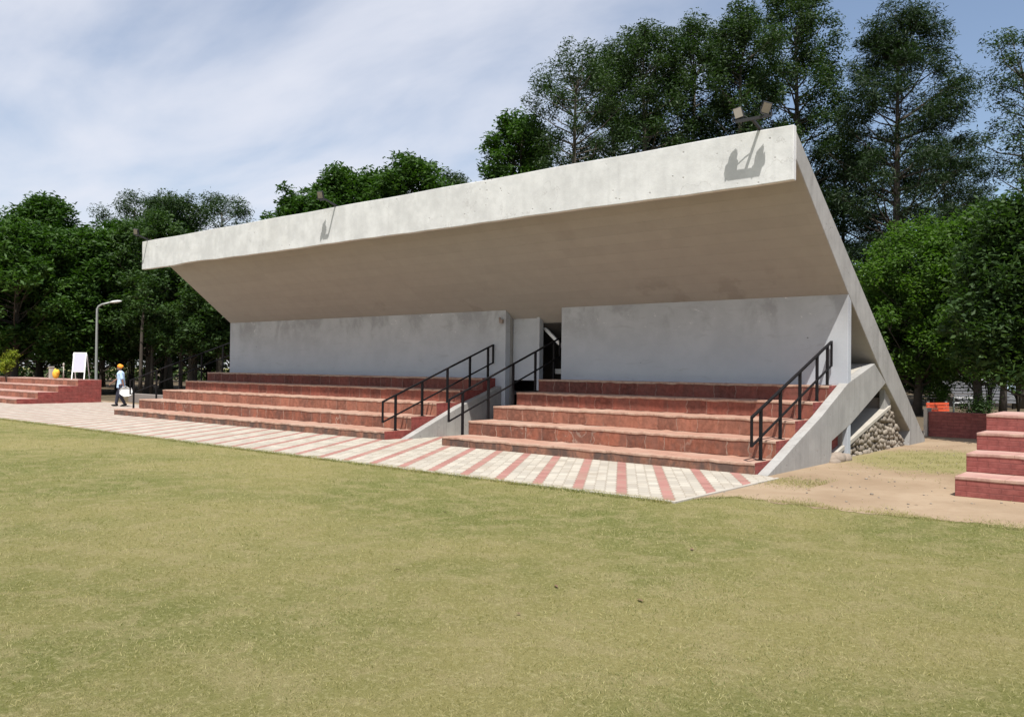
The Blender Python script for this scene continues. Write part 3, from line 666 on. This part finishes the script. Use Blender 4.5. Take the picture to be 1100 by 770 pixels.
    s.add(vs, fs); s.build('sack', simple('white_cloth', (.8, .8, .78), .8, var=.05), bg_, bevel=.01)
    s = MB(); s.tube([(-.12, 0, -.03), (-.08, 0, .015), (0, 0, .035), (.08, 0, .015), (.10, 0, -.03)], .01, 6); s.build('handle', simple('cloth_handle', (.7, .7, .68), .8), bg_)
person()

# ------------------------------------------------------------------ back right: low wall, bench, hut, rail fence, cars
lw = MB(); lw.box(-.25, 30, 12.2, 12.5, -.05, .70, 0); o = lw.build('low_brick_wall', [M_brick2], bevel=.01); tag(o, 'low red brick wall in tree shade behind the right brick terrace', 'wall')
o = MB().box(-.36, -.26, 12.12, 12.6, 0, .80).build('concrete_post', M_cope, bevel=.01); tag(o, 'small pale concrete post at the end of the low red wall', 'post')
lw = MB(); lw.box(-33.6, -24.7, 5.2, 5.4, -.05, .42); o = lw.build('low_kerb_wall', M_dim, bevel=.02); tag(o, 'low dark wall between the left terrace and the stand, behind the person', 'wall')
def park_bench(px, D_, rz, m):
    p = at(px, D_); e = empty('park_bench', p, rz); tag(e, 'bright orange red slatted park bench behind the low red wall', 'bench')
    e.scale = (.8, .8, .95)
    b = MB()
    for k in range(4): b.box(-.62, .62, .20 + .012 * k, .235 + .012 * k, .52 + k * .105, .60 + k * .105)
    b.build('backrest', m, e)
    b = MB()
    for k in range(4): b.box(-.62, .62, -.25 + k * .11, -.16 + k * .11, .43, .46)
    b.build('seat', m, e)
    for k in (-1, 1):
        b = MB(); b.box(k * .5 - .03, k * .5 + .03, -.22, -.16, 0, .43); b.box(k * .5 - .03, k * .5 + .03, .24, .30, 0, .95); b.box(k * .5 - .03, k * .5 + .03, -.22, .25, .38, .425); b.build('leg', M_grey, e)
park_bench(1013.5, 26.5, math.atan2(RT[1], RT[0]) + .43, simple('orange_paint', (.70, .10, .035), .5))
hp = at(1050, 44); e = empty('garden_hut', hp, math.atan2(RT[1], RT[0])); tag(e, 'small park hut with a grey slatted roof among the trees on the right', 'hut')
b = MB()
zr = ztop(404, 44)
for k in range(7): b.obox((0, -1.1 + k * .26, zr - 1.05 + k * .15), (1, 0, 0), (0, .87, .5), (0, -.5, .87), 1.5, .11, .012)
for k in range(7): b.obox((0, .72 + k * .26, zr - .12 - k * .15), (1, 0, 0), (0, .87, -.5), (0, .5, .87), 1.5, .11, .012)
b.build('roof', simple('grey_slats', (.08, .08, .085), .6), e)
for (sx_, sy_) in ((-1.3, -1), (1.3, -1), (1.3, 2.2), (-1.3, 2.2)): MB().box(sx_ - .06, sx_ + .06, sy_ - .06, sy_ + .06, 0, zr - 1.0).build('post', M_bark, e)
MB().box(-1.2, 1.2, .6, .7, 0, zr - .55).build('wall', M_dim, e)
fp = at(1041, 39); e = empty('rail_fence', fp, math.atan2(RT[1], RT[0])); tag(e, 'white two rail fence in front of the park hut', 'fence')
b = MB(); b.box(-.75, .75, -.02, .02, .66, .71); b.box(-.75, .75, -.02, .02, .42, .47); b.build('rail', M_beam, e)
for k in (-.7, 0, .7): MB().box(k - .03, k + .03, -.025, .025, 0, .75).build('post', M_grey, e)
def car(px, D_, c, label, rz):
    p = at(px, D_); e = empty('parked_car', p, rz); tag(e, label, 'car', 'cars parked beyond the trees')
    prof = [(-2.0, .35), (-2.02, .75), (-1.85, .92), (-1.2, .98), (-.65, 1.42), (.65, 1.45), (1.35, .98), (1.95, .88), (2.05, .6), (2.0, .32)]
    b = MB(); vs = []; n_ = len(prof)
    for yy, k in ((-.82, 0), (-.72, 1), (.72, 1), (.82, 0)):
        for (a, z) in prof: vs.append((a, yy if z < 1.1 else yy * .82, z))
    fs = [tuple(range(n_)), tuple(range(4 * n_ - 1, 3 * n_ - 1, -1))]
    for q in range(3):
        for i in range(n_): j = (i + 1) % n_; fs.append((q * n_ + i, q * n_ + j, (q + 1) * n_ + j, (q + 1) * n_ + i))
    b.add(vs, fs); b.build('body', simple('car_paint', c, .3, var=.03), e, bevel=.05)
    for s_ in (-1, 1):
        w_ = MB(); w_.add([(-1.05, s_ * .80, 1.0), (1.15, s_ * .80, 1.0), (.6, s_ * .69, 1.38), (-.6, s_ * .69, 1.38)], [(0, 1, 2, 3)]); w_.build('window', M_black, e)
        for xx in (-1.25, 1.3):
            t = MB(); t.tube([(xx, s_ * .66, .32), (xx, s_ * .85, .32)], .32, 18); wo_ = t.build('wheel', M_black, e)
            t = MB(); t.tube([(xx, s_ * .852, .32), (xx, s_ * .86, .32)], .19, 14); t.build('rim', M_grey, wo_)
ra = math.atan2(RT[1], RT[0])
car(1064, 56, (.45, .45, .45), 'white parked car half hidden by the trees right of the hut', ra + .1)
car(1096, 52, (.30, .36, .42), 'blue grey parked car at the right edge beyond the trees', ra + .15)

# ------------------------------------------------------------------ vegetation
def np_mesh(name, V, Q, m, parent=None, smooth=False):
    me = bpy.data.meshes.new(name); V = np.asarray(V, np.float32); Q = np.asarray(Q, np.int32)
    me.vertices.add(len(V)); me.vertices.foreach_set('co', V.ravel())
    k = Q.shape[1]; me.loops.add(Q.size); me.loops.foreach_set('vertex_index', Q.ravel())
    me.polygons.add(len(Q)); me.polygons.foreach_set('loop_start', np.arange(0, Q.size, k, dtype=np.int32))
    me.update(calc_edges=True); me.materials.append(m)
    o = bpy.data.objects.new(name, me); col.objects.link(o)
    if parent: o.parent = parent
    return o
def leaves(rng, C, L, W, up=.5, droop=0.0, out=None):
    N = len(C)
    d = rng.normal(size=(N, 3)); d[:, 2] = d[:, 2] * .5 - droop
    if out is not None: d += out * 1.2
    d /= np.linalg.norm(d, axis=1)[:, None]
    nn = rng.normal(size=(N, 3)); nn[:, 2] = np.abs(nn[:, 2]) + up
    s = np.cross(d, nn); s /= np.linalg.norm(s, axis=1)[:, None] + 1e-6
    up_ = np.cross(s, d)
    l = L * rng.uniform(.45, 1.4, N)[:, None]; w = W * rng.uniform(.7, 1.2, N)[:, None]
    V = np.empty((N, 4, 3)); V[:, 0] = C - d * l * .5; V[:, 1] = C + s * w * .5 + up_ * w * .12 + d * l * .05; V[:, 2] = C + d * l * .5 - up_ * l * .08; V[:, 3] = C - s * w * .5 + up_ * w * .12 + d * l * .05
    return V.reshape(-1, 3), np.arange(N * 4).reshape(N, 4)
def tree(name, label, px, D_, ytop, R, zlow, seed, kind, group, profile='round', nC=80, lean=(0, 0), ztrunk=None, cat='tree'):
    rng = np.random.default_rng(seed)
    p = at(px, D_); h = ztop(ytop, D_)
    K = {'broad': (L_broad, 250, .34, .13, .95, .7, 0, M_bark), 'mid': (L_mid, 210, .27, .11, .85, .7, .1, M_bark),
         'tall': (L_tall, 430, .22, .08, .95, .85, .35, M_barkl), 'sparse': (L_tall, 230, .21, .07, .8, .8, .3, M_barkl),
         'dark': (L_dark, 420, .28, .055, 1.05, .6, .5, M_bark), 'bright': (L_bright, 300, .17, .085, .75, .75, 0, M_bark),
         'midbright': (L_mid, 300, .19, .09, .75, .75, 0, M_bark), 'yellow': (L_yellow, 200, .15, .07, .35, .8, 0, M_bark)}[kind]
    lm, nl, LL, LW, rc, flat, droop, bk = K
    e = empty(name, (p[0], p[1], 0)); tag(e, label, cat, group)
    lobes = [(rng.uniform(0, 6.28), rng.uniform(0, 1), rng.uniform(-.3, .38)) for _ in range(9)]
    cl = []
    tb = MB(); tr_h = zlow + (h - zlow) * .82
    bend = [(rng.normal() * .03 * h / 3) for _ in range(4)]
    def trunk(t):   # t in 0..1 -> point
        z = t * tr_h; return Vector((lean[0] * t + bend[0] * math.sin(t * 3.1) + bend[1] * t * t, lean[1] * t + bend[2] * math.sin(t * 2.7), z))
    r0 = .09 + h * .012 if kind != 'yellow' else .03
    tb.tube([trunk(i / 9) for i in range(10)], [r0 * (1 - .85 * (i / 9)) + (.25 * r0 if i == 0 else 0) for i in range(10)], 9)
    ga = 2.39996
    for i in range(nC):
        t = ((i + rng.uniform(0, 1)) / nC)
        ang = i * ga + rng.uniform(-.5, .5)
        if profile == 'round': pr = math.sqrt(max(0, 1 - (2 * t - .85) ** 2 / 1.35)) if t > .1 else .75
        elif profile == 'tall': pr = (.55 + .45 * math.sin(min(1, t * 1.25) * math.pi * .8)) * (1 if t < .75 else 1 - (t - .75) * 2.2)
        elif profile == 'cone': pr = 1.0 - .62 * t
        else: pr = 1.0
        q = 1.0
        for (a0, t0, am) in lobes: q += am * math.exp(-((math.atan2(math.sin(ang - a0), math.cos(ang - a0)) / .7) ** 2 + ((t - t0) / .18) ** 2))
        q = max(.6, min(q, 1.28)); rad = R * pr * q * (rng.uniform(.25, 1) ** .55)
        z = zlow + (h - zlow - rc * .6) * t
        tt = min(.98, max(.12, (z - rad * rng.uniform(.3, .8)) / tr_h)); b0 = trunk(tt)
        tc_ = trunk(min(1, z / tr_h))
        c = Vector((tc_.x + rad * math.cos(ang), tc_.y + rad * math.sin(ang), z))
        mid = b0.lerp(c, .5) + Vector((rng.normal() * .15, rng.normal() * .15, -.12 * (c - b0).length * .5))
        br_ = r0 * .28 * (1 - .5 * tt)
        tb.tube([b0, mid, c], [br_, br_ * .6, br_ * .2], 5, cap=False)
        cl.append((c.x, c.y, c.z, rc * rng.uniform(.6, 1.25)))
        for _ in range(2):   # side twigs
            c2 = c + Vector(rng.normal(size=3)).normalized() * min(rc, .9) * rng.uniform(.5, .95) * (Vector((1, 1, .6)) if False else 1.0)
            if rng.uniform() < .7: tb.tube([mid.lerp(c, .6), c2], [br_ * .35, br_ * .12], 4, cap=False); cl.append((c2.x, c2.y, c2.z, rc * rng.uniform(.35, .7)))
    tb.build('trunk', bk, e, normals=False)
    Cs = []; Os = []
    for (x, y, z, r_) in cl:
        n_ = int(nl * (r_ / rc) ** 2); v = rng.normal(size=(n_, 3)); v /= np.linalg.norm(v, axis=1)[:, None]
        rr_ = rng.uniform(0, 1, n_)[:, None] ** .5; o_ = v.copy(); o_[:, 2] = np.abs(o_[:, 2]) * .4
        v = v * rr_ * r_; v[:, 2] *= flat; v += rng.normal(size=v.shape) * .08 * r_
        Cs.append(v + (x, y, z)); Os.append(o_)
    C = np.concatenate(Cs); O = np.concatenate(Os)
    V, Q = leaves(rng, C, LL, LW, .6, droop, O * .6)
    np_mesh('crown', V, Q, lm, e)
    return e
G1 = 'broadleaf trees along the left'; G2 = 'round trees showing above the canopy'; G3 = 'tall trees behind the stand'; G4 = 'trees right of the stand'
LEFT = [(-60, 50, 232, 4.2, 'broad', 'broad leafy tree cut by the left edge of the photo'), (15, 47, 240, 3.4, 'broad', 'dense dark green tree above the left brick terrace'),
        (45, 53, 214, 3.0, 'broad', 'tallest pointed broadleaf tree of the left row, above the notice board'), (88, 49, 250, 3.2, 'broad', 'broadleaf tree right behind the street lamp'),
        (128, 54, 240, 3.2, 'broad', 'broadleaf tree behind and right of the street lamp'), (160, 50, 234, 3.0, 'mid', 'bushy tree just left of the canopy tip'),
        (205, 47, 262, 3.2, 'mid', 'leafy tree under the left canopy overhang'), (250, 46, 290, 3.2, 'mid', 'low leafy tree beside the left end of the back wall')]
for i, (px, D_, yt, R, k, lb_) in enumerate(LEFT): tree('broadleaf_tree', lb_, px, D_, yt, R, 2.6, 100 + i, k, G1, nC=95 if k == 'broad' else 85)
tree('thin_crowned_tree', 'loose light crowned tree rising above the left row near the canopy tip', 140, 60, 207, 3.0, 6, 120, 'sparse', G1, nC=45)
tree('thin_crowned_tree', 'feathery tree behind the left end of the canopy', 182, 58, 209, 2.4, 6, 121, 'tall', G1, nC=60)
tree('thin_crowned_tree', 'fine twigged sparse tree seen just above the left part of the canopy', 235, 60, 211, 4.0, 7, 122, 'sparse', G1, nC=60)
for i, (px, D_) in enumerate(((-30, 62), (40, 66), (110, 66), (175, 64), (225, 66), (290, 62))):
    tree('background_tree', 'dense shaded tree in the back row on the left, %s' % ['at the picture edge', 'behind the notice board', 'behind the street lamp', 'behind the walking person', 'behind the left steps', 'behind the left canopy end'][i], px, D_, 262, 4.6, 2.0, 130 + i, 'mid', G1, nC=80)
MIDT = [(325, 50, 204, 2.3, 'broad', 'lowest round tree at the left of the clump above the canopy'), (368, 52, 180, 2.5, 'broad', 'round tree left of centre in the clump above the canopy'),
        (402, 54, 182, 2.4, 'broad', 'middle round tree in the clump above the canopy'), (443, 51, 167, 2.4, 'broad', 'tallest round tree in the clump above the canopy'), (485, 58, 183, 1.8, 'tall', 'small pale tree at the right end of the clump above the canopy')]
for i, (px, D_, yt, R, k, lb_) in enumerate(MIDT): tree('round_tree', lb_, px, D_, yt, R, 7, 150 + i, k, G2, nC=60)
TALL = [(560, 50, 120, 2.3, 'broad', 8, 'small dark round tree at the left end of the tall trees', 'round', 60), (612, 48, 42, 3.2, 'sparse', 6, 'airy grey green tall tree second from the left', 'round', 85),
        (652, 53, 44, 3.1, 'tall', 7, 'shorter dense tall tree filling between two taller ones', 'round', 70), (690, 48, 22, 3.1, 'tall', 6, 'tall tree with a narrow rounded head above mid canopy', 'round', 88), (742, 50, 18, 3.3, 'tall', 6, 'dense tall tree left of the double floodlight', 'round', 88),
        (795, 47, -2, 3.0, 'tall', 6, 'tall tree directly behind the double floodlight', 'round', 80), (852, 50, -28, 3.4, 'tall', 5, 'tallest tree, cut by the top edge, above the canopy corner', 'round', 110),
        (958, 46, 0, 4.1, 'dark', 4, 'dark drooping tree standing right of the canopy corner', 'tall', 135), (905, 52, 150, 3.4, 'dark', 3, 'dark lower tree between the canopy corner and the drooping tree', 'round', 62), (1010, 52, 140, 3.4, 'dark', 3, 'dark tree low behind the bright green trees', 'round', 72), (1098, 44, 14, 2.6, 'sparse', 5, 'thin open tree at the right edge of the photo', 'tall', 62)]
for i, (px, D_, yt, R, k, zl, lb_, pf, nc) in enumerate(TALL): tree('tall_tree', lb_, px, D_, yt, R, zl, 170 + i, k, G3, pf, nc)
RIGHT = [(985, 36, 232, 2.6, 'bright', 1.9, 'bright green tree beside the sloping canopy edge'), (1052, 34, 218, 2.4, 'bright', 1.9, 'bright green tree with orange blossom above the low red wall'),
         (1118, 22, 196, 2.0, 'midbright', 1.75, 'dense green tree behind the right brick terrace, cut by the right edge'), (945, 40, 285, 2.8, 'midbright', 1.0, 'darker green tree just behind the foot of the canopy'),
         (1235, 21, 190, 2.4, 'midbright', 2.2, 'green tree outside the right edge')]
for i, (px, D_, yt, R, k, zl, lb_) in enumerate(RIGHT): tree('green_tree', lb_, px, D_, yt, R, zl, 190 + i, k, G4, nC=105)
for i, (px, D_) in enumerate(((960, 50), (1012, 62), (1120, 66))):
    tree('shade_tree', 'dark shaded tree deep in the right background, %s' % ['behind the canopy foot', 'behind the bench', 'right of the cars'][i], px, D_, 290, 4.2, 2.2, 210 + i, 'dark', G4, nC=80)
# blossoms on the bright tree
rng = np.random.default_rng(9); p = at(1034, 31.8)
# shrubs
def shrub(name, label, px, D_, z0, z1, R, lm, seed, LL=.1, n_=1500):
    rng = np.random.default_rng(seed); p = at(px, D_); e = empty(name, (p[0], p[1], 0)); tag(e, label, 'shrub')
    tb = MB(); C = []
    for i in range(14):
        a = rng.uniform(0, 6.28); r_ = R * rng.uniform(.2, .85); z = rng.uniform(z0, z1)
        c = Vector((r_ * math.cos(a), r_ * math.sin(a), z)); tb.tube([(0, 0, 0), (c.x * .3, c.y * .3, z * .5), c], [.03, .02, .008], 5)
        v = rng.normal(size=(n_ // 14, 3)) * R * .25 + np.array(c); C.append(v)
    tb.build('stem', M_bark, e, normals=False); C = np.concatenate(C); C[:, 2] = np.maximum(C[:, 2], .05)
    V, Q = leaves(rng, C, LL, LL * .5, .6); np_mesh('foliage', V, Q, lm, e)
shrub('clipped_shrub', 'small round topped green shrub above the orange bench', 1011, 35, .8, 1.35, .5, L_bright, 31)
shrub('leafy_shrub', 'low grey green bush behind the low red wall', 1048, 33, .25, .7, .75, L_mid, 32)
shrub('leafy_shrub', 'sunlit green sapling left of the thin trunk by the parked cars', 1062, 36, 1.3, 2.3, .6, L_bright, 33)
shrub('leafy_shrub', 'sunlit green bush at the right edge before the parked cars', 1094, 37, 1.4, 2.4, .6, L_bright, 34)
shrub('yellow_shrub', 'yellow green sapling at the far left behind the brick terrace', 9, 44, 1.4, 2.3, .42, L_yellow, 35, .14)
shrub('yellow_shrub', 'small light green sapling behind the walking person', 141, 56, 1.0, 2.6, .6, L_yellow, 36, .12, 700)
# young thin trunks in the shade on the left
for i, px in enumerate((151, 163, 178, 194, 210)):
    p = at(px, 46 + (i * 7) % 5); b = MB(); b.tube([(0, 0, 0), (.05, 0, 1.5), (.0, .05, 3.6), (.2, .1, 5.6)], [.12, .10, .08, .05], 8); o = b.build('tree_trunk', M_bark); o.location = (p[0], p[1], 0)
    tag(o, 'dark bare trunk in the shade, %s' % ['just right of the walking person', 'behind the far handrail foot', 'behind the middle of the far handrail', 'behind the left ends of the steps', 'nearest the left end of the back wall'][i], 'tree trunk', 'shaded trunks behind the left steps')
p = at(1077, 33); b = MB(); b.tube([(0, 0, 0), (.04, 0, 1.3), (-.03, 0, 3.2)], [.17, .12, .10], 9); o = b.build('tree_trunk', M_bark); o.location = (p[0], p[1], 0); tag(o, 'single dark tree trunk above the right brick terrace beside the cars', 'tree trunk')

# far wood closing the view
rng = np.random.default_rng(77); Cs = []
for i in range(150):
    px = -700 + i * 18 + rng.uniform(-10, 10); D_ = rng.uniform(76, 92); p = at(px, D_); hh = rng.uniform(5.5, 9)
    n_ = 620; v = rng.normal(size=(n_, 3)) * (1.5, 1.5, 1) ; v[:, 2] = rng.uniform(.2, hh, n_); Cs.append(v + (p[0], p[1], 0))
V, Q = leaves(rng, np.concatenate(Cs), .6, .34, .4)
tag(np_mesh('far_wood', V, Q, L_wood), 'dark dense wood closing the view behind all the trees', 'wood', kind='stuff')

# grass blades
rng = np.random.default_rng(11)
def lawn_ok(x, y):
    e_ = np.where(x < .49, -3.66, np.where(x < .9, -3.3 + (x - .49) * 1.9, -2.58 + .06 * np.sin(x * 5)))
    return y < e_ - .0 + rng.uniform(-.03, .10, len(x)) * (x > .49)
PX = []; SZ = []
for (d0, d1, dens, sz) in ((3.2, 5.5, 4200, .015), (5.5, 8, 2400, .018), (8, 12, 1100, .023), (12, 18, 420, .03), (18, 32, 110, .04)):
    a0, a1 = math.radians(-42), math.radians(42)
    area = (a1 - a0) / 2 * (d1 ** 2 - d0 ** 2); n_ = int(area * dens)
    rr_ = np.sqrt(rng.uniform(d0 ** 2, d1 ** 2, n_)); a = rng.uniform(a0, a1, n_)
    base = math.atan2(FWD[1], FWD[0]); x = CAM[0] + rr_ * np.cos(base + a); y = CAM[1] + rr_ * np.sin(base + a)
    clump = np.sin(x * 9.1 + np.sin(y * 7.3) * 2) * np.sin(y * 8.7 + np.sin(x * 6.1) * 2) + rng.normal(size=n_) * .6
    k = lawn_ok(x, y) & (clump > -.35); PX.append(np.stack([x[k], y[k]], 1)); SZ.append(np.full(k.sum(), sz))
# grass thinning out over the bare earth
n_ = 26000; x = rng.uniform(.5, 12, n_); t_ = rng.exponential(.22, n_); y = np.where(x < .9, -3.3 + (x - .49) * 1.9, -2.58) - .05 + t_; k = (np.sin(x * 5 + y * 3) + rng.normal(size=n_) * .8 > t_ * 2.5 - .6); PX.append(np.stack([x[k], y[k]], 1)); SZ.append(np.full(k.sum(), .028))
# tufts along the lawn edge and in the worn patch
n_ = 22000; x = rng.uniform(-24, .45, n_) ; y = -3.66 - rng.normal(size=n_) * .05 - .02 + .04 * np.sin(x * 9) * np.sin(x * 2.3); PX.append(np.stack([x, y], 1)); SZ.append(np.full(n_, .045))
n_ = 14000; x = rng.normal(1.9, 1.1, n_); y = rng.normal(5.0, 1.5, n_); k = (x > .35) & (np.sin(x * 6) * np.sin(y * 5) + rng.normal(size=n_) * .5 > .1) & ~((x > 3.1) & (y > -.2)); PX.append(np.stack([x[k], y[k]], 1)); SZ.append(np.full(k.sum(), .035))
n_ = 2500; x = rng.uniform(.48, 1.3, n_); y = rng.normal(-.4, .35, n_); PX.append(np.stack([x, y], 1)); SZ.append(np.full(n_, .03))
P2 = np.concatenate(PX); S2 = np.concatenate(SZ) * rng.uniform(.5, 1.3, len(P2)); N = len(P2)
a = rng.uniform(0, 6.28, N); ln = rng.normal(size=(N, 2)) * .8; w_ = S2 * .085 + .0009
V = np.zeros((N, 3, 3)); V[:, 0, 0] = P2[:, 0] - np.cos(a) * w_; V[:, 0, 1] = P2[:, 1] - np.sin(a) * w_; V[:, 1, 0] = P2[:, 0] + np.cos(a) * w_; V[:, 1, 1] = P2[:, 1] + np.sin(a) * w_
V[:, 2, 0] = P2[:, 0] + ln[:, 0] * S2; V[:, 2, 1] = P2[:, 1] + ln[:, 1] * S2; V[:, 2, 2] = S2; V[:, :2, 2] = .001
tag(np_mesh('grass', V.reshape(-1, 3), np.arange(N * 3).reshape(N, 3), M_grass), 'short dry mown grass blades over the lawn', 'grass', kind='stuff')
pm_ = MB(); r = random.Random(8)
for _ in range(420):
    x, y = r.uniform(.2, 9), r.uniform(-2.3, 11); s_ = r.uniform(.006, .02) * (1.6 if r.random() < .08 else 1)
    if (x > 3.05 and -.3 < y < 3.5) or (x < .5 and y > -.3): continue
    pm_.ball((x, y, .004 + s_ * .3), (s_, s_ * r.uniform(.7, 1.3), s_ * .6), 6, 4)
tag(pm_.build('pebbles', M_stone, normals=False), 'small loose stones scattered over the bare earth right of the stand', 'pebbles', kind='stuff')
# dry leaves on the ground
V = []; C = []
for (px, D_) in ((870, 12.8), (868, 14.0), (815, 12.3), (900, 13.1), (560, 6.2), (600, 7.0), (430, 7.5), (690, 6.6), (745, 8.5), (300, 9.5), (480, 10.5), (985, 11.5), (850, 14.5), (940, 14.6), (1010, 13.8), (825, 13.5), (860, 13.2)):
    p = at(px, D_); C.append((p[0], p[1], .022))
V, Q = leaves(np.random.default_rng(4), np.array(C), .085, .035, 1.5)
V[:, 2] = .006 + (V[:, 2] - V[:, 2].min()) * .25
tag(np_mesh('fallen_leaves', V, Q, simple('dry_leaf', (.16, .09, .05), .9)), 'few dry brown leaves scattered over lawn and earth', 'leaves', kind='stuff')
